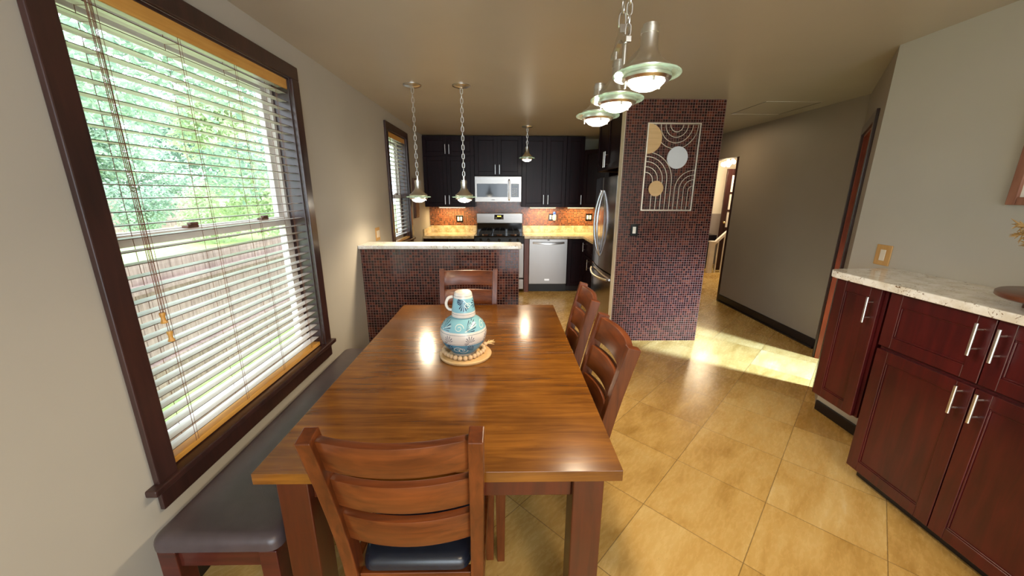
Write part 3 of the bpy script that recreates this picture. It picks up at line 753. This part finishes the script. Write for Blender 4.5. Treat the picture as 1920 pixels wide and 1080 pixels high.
# ------------------------------------------------------------------ centrepiece
PX, PY = -.205, 1.762
o = part('serving_board', B().lathe([(0, 0), (.128, 0), (.132, .004), (.133, .012), (.130, .016), (0, .016)], 56, (0, 0, 0)), MAPLE, smooth=True)
o.location = (PX, PY, TZ+.0005); tag(o, 'round pale wooden board under the painted vase', 'board')
ZV = TZ+.0168
vprof = [(.0, 0), (.058, 0), (.062, .006), (.060, .012), (.082, .035), (.104, .066), (.115, .098), (.117, .118), (.112, .144), (.098, .168), (.078, .186), (.056, .197), (.040, .203), (.037, .206), (.02, .2065), (.0, .2065)]
def profr(prof, z):
    for (r0, z0), (r1, z1) in zip(prof, prof[1:]):
        if z0 <= z <= z1 and z1 > z0: return r0+(r1-r0)*(z-z0)/(z1-z0)
    return prof[-1][0]
def cat(prof, n=6):
    out = []
    P = [prof[0]]+list(prof)+[prof[-1]]
    for i in range(1, len(P)-2):
        for k in range(n):
            t = k/n; a = []
            for j in (0, 1):
                p0, p1, p2, p3 = P[i-1][j], P[i][j], P[i+1][j], P[i+2][j]
                a.append(.5*((2*p1)+(-p0+p2)*t+(2*p0-5*p1+4*p2-p3)*t*t+(-p0+3*p1-3*p2+p3)*t**3))
            out.append((max(a[0], 0), a[1]))
    out.append(prof[-1]); return out
body_prof = vprof[:3]+cat(vprof[2:13], 4)[1:]+vprof[13:]
vs_ = sorted(set((round(z, 5), r) for r, z in body_prof if True))
def bandmat(name, stops):
    m = M(name); sp = m.n('SeparateXYZ', Vector=m.n('TexCoord').outputs['Object']); nz = m.noise(m.coord(), 25, 3)
    zz = m.math('ADD', sp.outputs[2], m.math('MULTIPLY', m.math('SUBTRACT', nz, .5), .002))
    col = None
    for z, c in stops:
        col = c if col is None else m.mix(m.math('GREATER_THAN', zz, z), col, c)
    col = m.mix(m.math('MULTIPLY', m.noise(m.coord(), 30, 4), .35), col, m.mix(.5, col, S(60,120,150)))
    m.set(Base_Color=col, Roughness=.22); return m.m
TURQ, TURD, CRM, GRY = S(132,184,198), S(82,142,172), S(224,214,204), S(96,112,118)
VASEM = bandmat('painted_vase_glaze', [(-1, CRM), (.016, TURD), (.080, CRM), (.0835, GRY), (.0855, CRM), (.132, GRY), (.134, CRM), (.144, TURQ)])
CUPM = bandmat('painted_cup_glaze', [(-1, CRM), (.016, GRY), (.0175, CRM), (.026, TURQ), (.094, CRM), (.104, GRY), (.1055, CRM)])
rt = thing('vase', 'round turquoise and cream painted pottery carafe on the wooden board', 'vase', (PX-.008, PY, ZV), 0)
part('body', B().lathe(body_prof, 56), VASEM, rt, smooth=True)
ZN = sorted([(z, r) for r, z in body_prof])
def rad(tab, z):
    for (z0, r0), (z1, r1) in zip(tab, tab[1:]):
        if z0 <= z <= z1 and z1-z0 > 1e-6: return r0+(r1-r0)*(z-z0)/(z1-z0)
    return tab[-1][1]
def strokes(tab, lst, off=.0009):
    # each stroke: list of (arc position in metres around the front, height, half width)
    b = B()
    for path in lst:
        L, R_ = [], []
        for i, (s_, z, hw) in enumerate(path):
            a = path[max(i-1, 0)]; c = path[min(i+1, len(path)-1)]
            dx, dz = c[0]-a[0], c[1]-a[1]; q = math.hypot(dx, dz) or 1; nx, nz = -dz/q*hw, dx/q*hw
            for arr, sg in ((L, 1), (R_, -1)):
                zz = z+nz*sg; r0 = rad(tab, zz)+off; ang = -math.pi/2+(s_+nx*sg)/max(r0, .02)
                arr.append((r0*math.cos(ang), r0*math.sin(ang), zz))
        vl = [b.bm.verts.new(p) for p in L]; vr = [b.bm.verts.new(p) for p in R_]
        for i in range(len(vl)-1): b.bm.faces.new((vl[i], vl[i+1], vr[i+1], vr[i]))
    bmesh.ops.solidify(b.bm, geom=b.bm.faces[:], thickness=.0006) if False else None
    return b
def fan(s0, z0, a0, a1, n, l0, l1, w_):
    out = []
    for k in range(n):
        a = math.radians(a0+(a1-a0)*k/(n-1)); l = l0+(l1-l0)*math.sin(math.pi*(k+.5)/n)
        out.append([(s0+math.cos(a)*l*f, z0+math.sin(a)*l*f, max(.0004, w_*g)) for f, g in ((.12, .15), (.4, .35), (.7, .8), (.9, 1.0), (1.0, .35))])
    return out
def spiral(s0, z0, r0, turns, sg=1, w_=.0012, sq=.8):
    out = []
    for k in range(26):
        f = k/25; a = sg*f*turns*2*math.pi; r = r0*(1-.8*f); out.append((s0+math.cos(a)*r, z0+math.sin(a)*r*sq, w_))
    return [out]
dk, lt = [], []
for s0, sg in ((-.075, 1), (.055, 1), (.19, -1), (-.2, 1)):
    dk += fan(s0-.03*sg, .150, 0 if sg > 0 else 180, 75 if sg > 0 else 105, 6, .04, .06, .0019)
    lt += [[(s0-.035*sg+.012*k*sg, .150+.006*k-.0003*k*k, .0009) for k in range(6)]] + spiral(s0+.065, .165, .024, 1.4, sg)
for s0 in (-.065, .045, .155, -.17, .25):
    dk += fan(s0, .094, 25, 150, 6, .022, .036, .0016); dk += fan(s0-.004, .094, 185, 215, 3, .02, .03, .0011)
for s0, sg in ((-.07, 1), (.055, -1), (.17, 1), (-.18, -1)):
    dk += fan(s0, .04, 30 if sg > 0 else 80, 100 if sg > 0 else 150, 6, .03, .044, .0019)
    lt += spiral(s0+.05*sg, .05, .026, 1.3, sg)
part('leaf_pattern', strokes(ZN, dk), CERN, rt); part('scroll_pattern', strokes(ZN, lt, .0011), CERL, rt)
rt = thing('cup', 'painted turquoise pottery cup turned upside down over the vase neck', 'cup', (PX-.005, PY, ZV+.2015), 0)
cprof = [(.052, 0), (.0585, 0), (.060, .004), (.0575, .03), (.053, .06), (.048, .09), (.045, .108), (.043, .117), (.038, .122), (.0, .1225), (.0, .119), (.036, .118), (.05, .05), (.053, .002)]
part('body', B().lathe(cprof+[cprof[0]], 48), CUPM, rt, smooth=True)
CT = [(0, .0585), (.004, .060), (.03, .0575), (.06, .053), (.09, .048), (.108, .045), (.117, .043), (.1225, .038)]
dk = fan(.010, .086, 170, 225, 5, .03, .038, .0026); dk += fan(.008, .082, 238, 300, 5, .04, .05, .0026); dk += fan(.08, .07, 150, 260, 5, .024, .034, .0024); dk += fan(-.1, .07, 150, 260, 5, .024, .034, .0024)
part('leaf_pattern', strokes(CT, dk), CERN, rt)
part('scroll_pattern', strokes(CT, spiral(.028, .06, .02, 1.5)+[[(.006+.004*k, .09-.004*k, .0014) for k in range(8)]], .0011), CERL, rt)
hp = [(-.050, 0, .095), (-.072, 0, .088), (-.084, 0, .066), (-.083, 0, .046), (-.072, 0, .030), (-.055, 0, .026)]
part('handle', B().tube([(-p[0], 0, p[1]) for p in cat([(-p[0], p[2]) for p in hp], 5)], .0075, 10), CERW, rt, smooth=True)
# beads
rt = thing('bead_garland', 'string of pale wooden beads with a fibre tassel around the vase foot', 'garland', (PX-.008, PY, ZV), 0)
bead0 = None; pts = []
for k in range(22):
    a = math.radians(-210+k*14.4); rr = .098+.006*math.sin(k*.9); pts.append((rr*math.cos(a), rr*math.sin(a), .0125))
for k in range(2): pts.append((.098+.014*0+k*.018-.012, .052+.022*k, .0125))
for p in pts:
    if bead0 is None:
        bead0 = part('bead', B().ball((0,0,0), 0.0120, u=16, v=10), BEADW, rt, smooth=True); bead0.location = p
    else:
        c = bead0.copy(); COL.objects.link(c); c.parent = rt; c.location = p
b = B(); ex = pts[-1]
for k in range(16):
    a = random.uniform(-.5, .5); q = random.uniform(.04, .062)
    b.tube([(ex[0], ex[1], .012), (ex[0]+.02*math.cos(.7+a*.3), ex[1]+.02*math.sin(.7+a*.3), .014+random.uniform(-.003, .006)), (ex[0]+q*math.cos(.75+a), ex[1]+q*math.sin(.75+a), .014+random.uniform(-.011, .016))], [.003, .0026, .0012], 5)
part('tassel', b, plain('tassel_fibre', S(220,192,140), .9), rt, smooth=True)

# ------------------------------------------------------------------ lamps
def chain_mesh(z0, z1, link=.036, w_=.011, r=.0021, x=0, y=0):
    b = B(); n = max(1, round((z1-z0)/(link*.78))); st = (z1-z0)/n
    for k in range(n):
        zc = z0+st*(k+.5); h = link/2; pts = []
        for j in range(14):
            a = 2*math.pi*j/14; u = math.cos(a)*w_/1.0*.75; v = math.sin(a)*h
            v = math.copysign(abs(math.sin(a))**.6, math.sin(a))*h
            pts.append((x+u, y, zc+v) if k % 2 == 0 else (x, y+u, zc+v))
        b.tube(pts, r, 6, closed=True)
    return b
def shade_parts(rt, x, y, z, lensmat):
    # z is the level of the glass disc
    c = (x, y, z)
    hd = part('shade', B().lathe([(.060, -.004), (.076, .008), (.078, .016), (.074, .024), (.060, .032), (.045, .046), (.034, .062), (.027, .078), (.0265, .118), (.0285, .119), (.0285, .136), (.024, .138), (.024, .146), (0, .147)], 36, c), NICK, rt, smooth=True)
    part('glass_disc', B().lathe([(.060, -.004), (.104, -.004), (.107, -.001), (.107, .003), (.104, .006), (.060, .006), (.060, -.004)], 48, c), DISC, rt, smooth=True, label='clear greenish glass disc')
    part('lens_ring', B().lathe([(.064, .004), (.078, -.004), (.078, -.012), (.070, -.020), (.060, -.020), (.060, -.004)], 36, c), NICK, rt, smooth=True)
    part('lens', B().lathe([(.060, -.014), (.057, -.025), (.046, -.036), (.028, -.044), (0, -.047)], 28, c), lensmat, rt, smooth=True, label='glowing white lens')
    for k in range(3):
        a = math.radians(30+120*k)
        part('thumb_screw', B().tube([(x+.068*math.cos(a), y+.068*math.sin(a), z-.016), (x+.068*math.cos(a), y+.068*math.sin(a), z-.032)], .004, 8), NICK, rt, smooth=True)
def canopy(rt, x, y, r=.066):
    part('canopy', B().lathe([(0, -.028), (.012, -.027), (.016, -.02), (.045, -.014), (r, -.006), (r, -.0005), (0, -.0005)], 32, (x, y, ZC)), NICK, rt, smooth=True)
    part('hook', B().tube([(x+.008*math.cos(a), y, ZC-.034+.009*math.sin(a)) for a in [2*math.pi*k/12 for k in range(12)]], .002, 6, closed=True), NICK, rt, smooth=True)
def pendant(label, x, y, z, energy):
    rt = thing('pendant_lamp', label, 'lamp', (x, y, z), 0, 'small pendant lamps with glass discs')
    zz = 0
    # children in local coordinates
    cz = ZC-z
    hd = None
    shade_parts(rt, 0, 0, 0, LENSK)
    part('canopy', B().lathe([(0, -.028), (.012, -.027), (.016, -.02), (.05, -.016), (.074, -.006), (.074, -.0005), (0, -.0005)], 32, (0, 0, cz)), NICK, rt, smooth=True)
    part('stem', B().tube([(0, 0, .14), (0, 0, .18)], .010, 12), NICK, rt, smooth=True)
    part('chain', chain_mesh(.178, cz-.026, .046, .014, .0026), NICK, rt, smooth=True)
    part('flex', B().tube([(.003*math.sin(k*1.7), .003*math.cos(k*1.3), .16+(cz-.19)*k/20) for k in range(21)], .0018, 5), plain('clear_flex', S(150,140,120), .4), rt)
    lamp('pendant_glow', 'SPOT', (x, y, z-.10), energy, WARM, aim=(x, y, 0), spot_size=math.radians(165), spot_blend=.6, shadow_soft_size=.045)
    lamp('pendant_disc_glow', 'POINT', (x, y, z-.072), energy*.05, (1, .9, .7), shadow_soft_size=.02)
    return rt
pendant('pendant lamp over the half wall on the window side', -.768, 3.375, 1.532, 26)
pendant('pendant lamp over the half wall in front of the microwave', -.365, 3.385, 1.532, 26)
pendant('pendant lamp on a short chain deep in the kitchen near the wall cabinets', .293, 5.30, 2.03, 24)
CX, CY = .463, 1.672
rt = thing('chandelier', 'three-light nickel chandelier with glass discs hung from chains', 'chandelier', (CX, CY, 1.945), 0)
sp = .332
for k in (-1, 0, 1): shade_parts(rt, 0, k*sp, 0, LENS)
part('arm_bar', B().box(-.005, .005, -sp, sp, .088, .108), NICK, rt, bevel=.002)
for k in (-1, 1): part('rod', B().tube([(0, k*.062, .098), (0, k*.062, .20)], .009, 10), NICK, rt, smooth=True)
pts = [(-.105, .178), (-.075, .182), (-.04, .205), (-.018, .212), (.018, .212), (.04, .205), (.075, .182), (.105, .178), (.105, .198), (.08, .205), (.04, .232), (.016, .24), (.013, .272), (-.013, .272), (-.016, .24), (-.04, .232), (-.08, .205), (-.105, .198)]
part('bracket', B().prism(pts, -.011, .011, 'x'), NICK, rt, bevel=.002)
cz = ZC-1.945
part('canopy', B().lathe([(0, -.028), (.012, -.027), (.016, -.02), (.05, -.014), (.075, -.006), (.075, -.0005), (0, -.0005)], 32, (0, 0, cz)), NICK, rt, smooth=True)
part('chain', chain_mesh(.262, cz-.024, .058, .018, .0032), NICK, rt, smooth=True)
part('chain', chain_mesh(.215, cz-.024, .045, .014, .0026, 0.008, -.06), NICK, rt, smooth=True)
part('flex', B().tube([(.012+.006*math.sin(k*1.4), -.05+.02*math.cos(k*.9), .2+(cz-.23)*k/16) for k in range(17)], .002, 5), plain('grey_flex', S(130,124,112), .4), rt)
for k in (-1, 0, 1):
    lamp('chandelier_glow', 'SPOT', (CX, CY+k*sp, 1.945-.10), 23, WARM, aim=(CX, CY+k*sp, 0), spot_size=math.radians(165), spot_blend=.6, shadow_soft_size=.045)
    lamp('chandelier_disc_glow', 'POINT', (CX, CY+k*sp, 1.945-.072), 1.3, (1, .92, .75), shadow_soft_size=.02)

# ------------------------------------------------------------------ buffet top things, picture
rt = thing('wooden_riser', 'round walnut riser on little feet, standing on the pale buffet counter', 'riser', (2.10, 1.255, 1.1395), 0)
part('top', B().lathe([(0, .042), (.194, .042), (.2, .047), (.2, .060), (.194, .065), (0, .065)], 48), WALNUT, rt, smooth=True)
for a in (118, 238, 358):
    part('foot', B().tube([(.1*math.cos(math.radians(a)), .1*math.sin(math.radians(a)), 0), (.1*math.cos(math.radians(a)), .1*math.sin(math.radians(a)), .043)], .022, 14), WALNUT, rt, smooth=True)
rt = thing('flower_vase', 'pale jar of dried plumes standing on the walnut riser', 'vase', (2.14, 1.25, 1.205), 0)
part('jar', B().lathe([(0, 0), (.05, 0), (.06, .02), (.062, .07), (.045, .12), (.034, .135), (.034, .15), (.030, .15), (.030, .02), (0, .02)], 28), CERW, rt, smooth=True)
for (dx, dy, dz) in ((.03, .29, .245), (.02, .27, .205), (.04, .25, .165), (-.02, -.1, .40), (.02, -.25, .35), (-.03, .02, .46)):
    end = Vector((dx, dy, dz)); b = B().tube([(0, 0, .03), (dx*.15, dy*.15, .16), (dx*.6, dy*.6, dz*.8), end], [.002, .002, .0018, .001], 5)
    for k in range(70):
        f = random.uniform(.62, 1.02); p = Vector((0, 0, .16))*(1-f)+end*f; q = Vector((random.uniform(-1, 1), random.uniform(-.3, 1)*(1 if dy > 0 else -1), random.uniform(-.7, .7))).normalized()*random.uniform(.015, .038)
        b.tube([p, p+q*.5, p+q], [.0016, .0028, .0006], 4)
    part('plume', b, DRIED, rt)
rt = thing('picture_frame', 'brown wooden picture frame with white mat on the wall above the buffet', 'picture', (XR-.001, 1.725, 1.525), R90)
PWd, PHt, q = .50, .52, .035
part('frame', B().box(0, q, -.022, 0, 0, PHt).box(PWd-q, PWd, -.022, 0, 0, PHt).box(q, PWd-q, -.022, 0, 0, q).box(q, PWd-q, -.022, 0, PHt-q, PHt), FRAMEW, rt, bevel=.003)
part('mat_board', B().box(q, PWd-q, -.008, -.002, q, PHt-q), PAPER, rt)

# ------------------------------------------------------------------ stair room
rt = thing('stair_railing', 'white painted stair railing seen through the hall opening', 'railing', (4.16, 7.35, 0), 0)
part('newel_post', B().box(-.045, .045, -.045, .045, 0, .62).box(-.055, .055, -.055, .055, .62, .65), VINYL, rt, bevel=.004)
part('handrail', B().bar([(0, 0, .56), (.25, .02, .80), (.9, .04, 1.35)], .06, .05, (0,1,0)), VINYL, rt, bevel=.004)
for k in range(1, 6): part('baluster', B().box(.12*k-.012, .12*k+.012, -.012, .012, 0, .56+.12*k*.9), VINYL, rt, bevel=.002)
rt = thing('bookcase', 'low dark cabinet with a reddish box shape past the stair railing', 'cabinet', (4.28, 7.9, 0), 0)
part('body', B().box(-.4, .2, -.12, .15, 0, .72), BASEB, rt, bevel=.004)
part('top_box', B().box(-.2, -.0, -.1, .1, .72, .95), REDW, rt, bevel=.004)
d2 = bpy.data.objects.new('door_2', None); COL.objects.link(d2); d2['kind'] = 'structure'; d2.location = (4.43, 7.62, 0)
b = B().box(0, .10, 0, .04, .0, 2.05).box(.75, .85, 0, .04, 0, 2.05).box(.1, .75, 0, .04, 1.93, 2.05).box(.1, .75, 0, .04, 0, .9)
for zz in (1.22, 1.57): b.box(.1, .75, .005, .035, zz, zz+.035)
dl = part('door_leaf', b, wood('brown_door_wood', S(34,12,11), S(52,20,17), 'z', .45, .05), d2, bevel=.003)
part('door_glass', B().box(.1, .75, .018, .022, .9, 1.93), plain('frosted_pane', S(222,214,204), .3), dl)
part('door_knob', B().ball((.045, -.04, 1.0), .028), metal('brass_knob', (.8, .62, .3, 1), .25), dl, smooth=True)
rt = thing('ceiling_lamp', 'bright glass ceiling lamp in the stair room past the hall', 'lamp', (4.16, 7.2, 2.43), 0)
part('canopy', B().lathe([(0, -.03), (.05, -.03), (.06, -.002), (0, -.002)], 20), NICK, rt, smooth=True)
b = B()
for k in range(14):
    a = k*2.4; b.ball((.03*math.sqrt(k)*math.cos(a), .03*math.sqrt(k)*math.sin(a), -.10-.09*((k*7) % 5)/5-.17), .024, (1, 1, 1.5), 8, 6)
part('glass_drops', b, emit('crystal_glow', (1, .92, .8, 1), 14), rt, smooth=True)
part('rod', B().tube([(0, 0, -.03), (0, 0, -.16)], .006, 8), NICK, rt)
lamp('stair_lamp_glow', 'POINT', (4.16, 7.2, 2.05), 85, (1.0, .8, .52), shadow_soft_size=.1)

# ------------------------------------------------------------------ garden outside the windows
GZ = -.5
struct('ground', B().box(-60, -1.5, -20, 70, GZ-.1, GZ), GRASSM)
def fence(name, label, p0, p1, h, gap=.0, post=True):
    p0, p1 = Vector(p0), Vector(p1); L = (p1-p0).length; ang = math.atan2(p1.y-p0.y, p1.x-p0.x)
    rt = thing(name, label, 'fence', p0, ang)
    b = B(); x = 0; k = 0
    while x < L:
        hh = h+random.uniform(-.012, .012); b.box(x, x+.135, random.uniform(-.004, .004), .02, .04, hh); x += .143; k += 1
    part('boards', b, FENCEM, rt)
    part('rails', B().box(0, L, .02, .06, h*.25, h*.25+.08).box(0, L, .02, .06, h*.8, h*.8+.08), FENCEM, rt)
    return rt
fence('garden_fence', 'weathered board fence just outside the big window', (-3.45, 10.5, GZ), (-3.45, 0.6, GZ), 1.42)
fence('garden_fence', 'distant board fence at the end of the lawn', (-20, 46, GZ), (-20, 8, GZ), 1.7)
rt = thing('garden_pool', 'low turquoise covered pool on the far lawn', 'pool', (-16, 24, GZ), 0)
part('wall', B().lathe([(0, 0), (2.6, 0), (2.6, .9), (2.5, .95), (0, .95)], 32), plain('pool_wall', S(225,230,232), .5), rt, smooth=True)
part('cover', B().lathe([(0, .96), (2.55, .96), (2.4, 1.0), (0, 1.04)], 32), POOLM, rt, smooth=True)
def foliage(clumps, n, size, seed):
    rnd = random.Random(seed); vs__, fs = [], []
    for i in range(n):
        cx, cy, cz, rr = rnd.choice(clumps)
        while True:
            d = Vector((rnd.uniform(-1, 1), rnd.uniform(-1, 1), rnd.uniform(-1, 1)))
            if .35 < d.length < 1: break
        p = Vector((cx, cy, cz))+d*rr; s_ = size*rnd.uniform(.6, 1.3)
        a = Vector((rnd.uniform(-1, 1), rnd.uniform(-1, 1), rnd.uniform(-.8, .4))).normalized(); c = a.cross(Vector((rnd.uniform(-1, 1), rnd.uniform(-1, 1), rnd.uniform(-1, 1)))).normalized()
        k = len(vs__); q = a.cross(c)*s_*.12
        vs__ += [p, p+a*s_*.5+c*s_*.22+q, p+a*s_, p+a*s_*.5-c*s_*.22+q]; fs += [(k, k+1, k+2, k+3)]
    me = bpy.data.meshes.new('foliage'); me.from_pydata(vs__, [], fs); me.update(); return me
def tree(name, label, loc, clumps, n, size, mat, trunk, seed, cat='tree', group='trees and shrubs in the garden'):
    rt = thing(name, label, cat, loc, 0, group)
    me = foliage(clumps, n, size, seed); me.materials.append(mat)
    o = bpy.data.objects.new('foliage', me); COL.objects.link(o); o.parent = rt
    if trunk:
        b = B()
        for pts, rr in trunk: b.tube(pts, rr, 8)
        part('trunk', b, BARK, rt, smooth=True)
    return rt
rr = random.Random(3)
cl = [(rr.uniform(-2.4, 2.4), rr.uniform(-2.0, 5.6), rr.uniform(2.5, 7.0), rr.uniform(.7, 1.2)) for _ in range(32)]
tree('garden_tree', 'big leafy tree with drooping branches over the fence', (-7.2, 5.4, GZ), cl, 17000, .17, LEAF1,
     [([(0,0,0), (-.1,-.2,2.2), (-.2,-.5,4.5), (-.2,-.6,6.0)], [.22,.17,.10,.04])], 11)
cl = [(rr.uniform(-1.6, 1.6), rr.uniform(-1.8, 1.8), rr.uniform(.4, 5.6), rr.uniform(.6, 1.0)) for _ in range(22)]
tree('garden_tree', 'yellow-green tree behind the kitchen end of the fence', (-9.5, 14.5, GZ), cl, 9500, .21, LEAF2, None, 12)
for k, (x, y, hh, mt, lab) in enumerate(((-32, 12, 9, LEAF3, 'tall blue-green tree line clump past the far fence, nearest the house'), (-32, 29, 10, LEAF1, 'tall tree past the far fence behind the pool'), (-33, 46, 11, LEAF3, 'tall tree past the far fence beyond the pool'), (-33, 63, 11, LEAF1, 'tall tree at the far corner of the lawn'))):
    cl = [(rr.uniform(-4, 4), rr.uniform(-6.0, 6.0), rr.uniform(.8, hh), rr.uniform(1.6, 2.3)) for _ in range(26)]
    tree('garden_tree', lab, (x, y, GZ), cl, 9000, .6, mt, [([(0,0,0), (.2,.1,hh*.7)], [.35,.12])], 20+k)
for k, (x, y, s_, mt, lab) in enumerate(((-12, 16.5, 1.5, LEAF2, 'rounded pale shrub on the lawn past the fence'), (-12.5, 20.0, 1.4, LEAF3, 'rounded dark shrub on the lawn in front of the pool'), (-11, 24, 1.6, LEAF2, 'rounded shrub near the kitchen end of the lawn'), (-16.5, 17.5, 1.4, LEAF1, 'wide shrub by the far fence'), (-5.2, 6.0, .55, LEAF2, 'small shrub right behind the near fence'))):
    cl = [(rr.uniform(-s_, s_)*.6, rr.uniform(-s_, s_)*.6, s_*rr.uniform(.5, 1.3), s_*.55) for _ in range(9)]
    tree('garden_shrub', lab, (x, y, GZ), cl, 4500, .12+.04*s_, mt, None, 40+k, 'shrub')
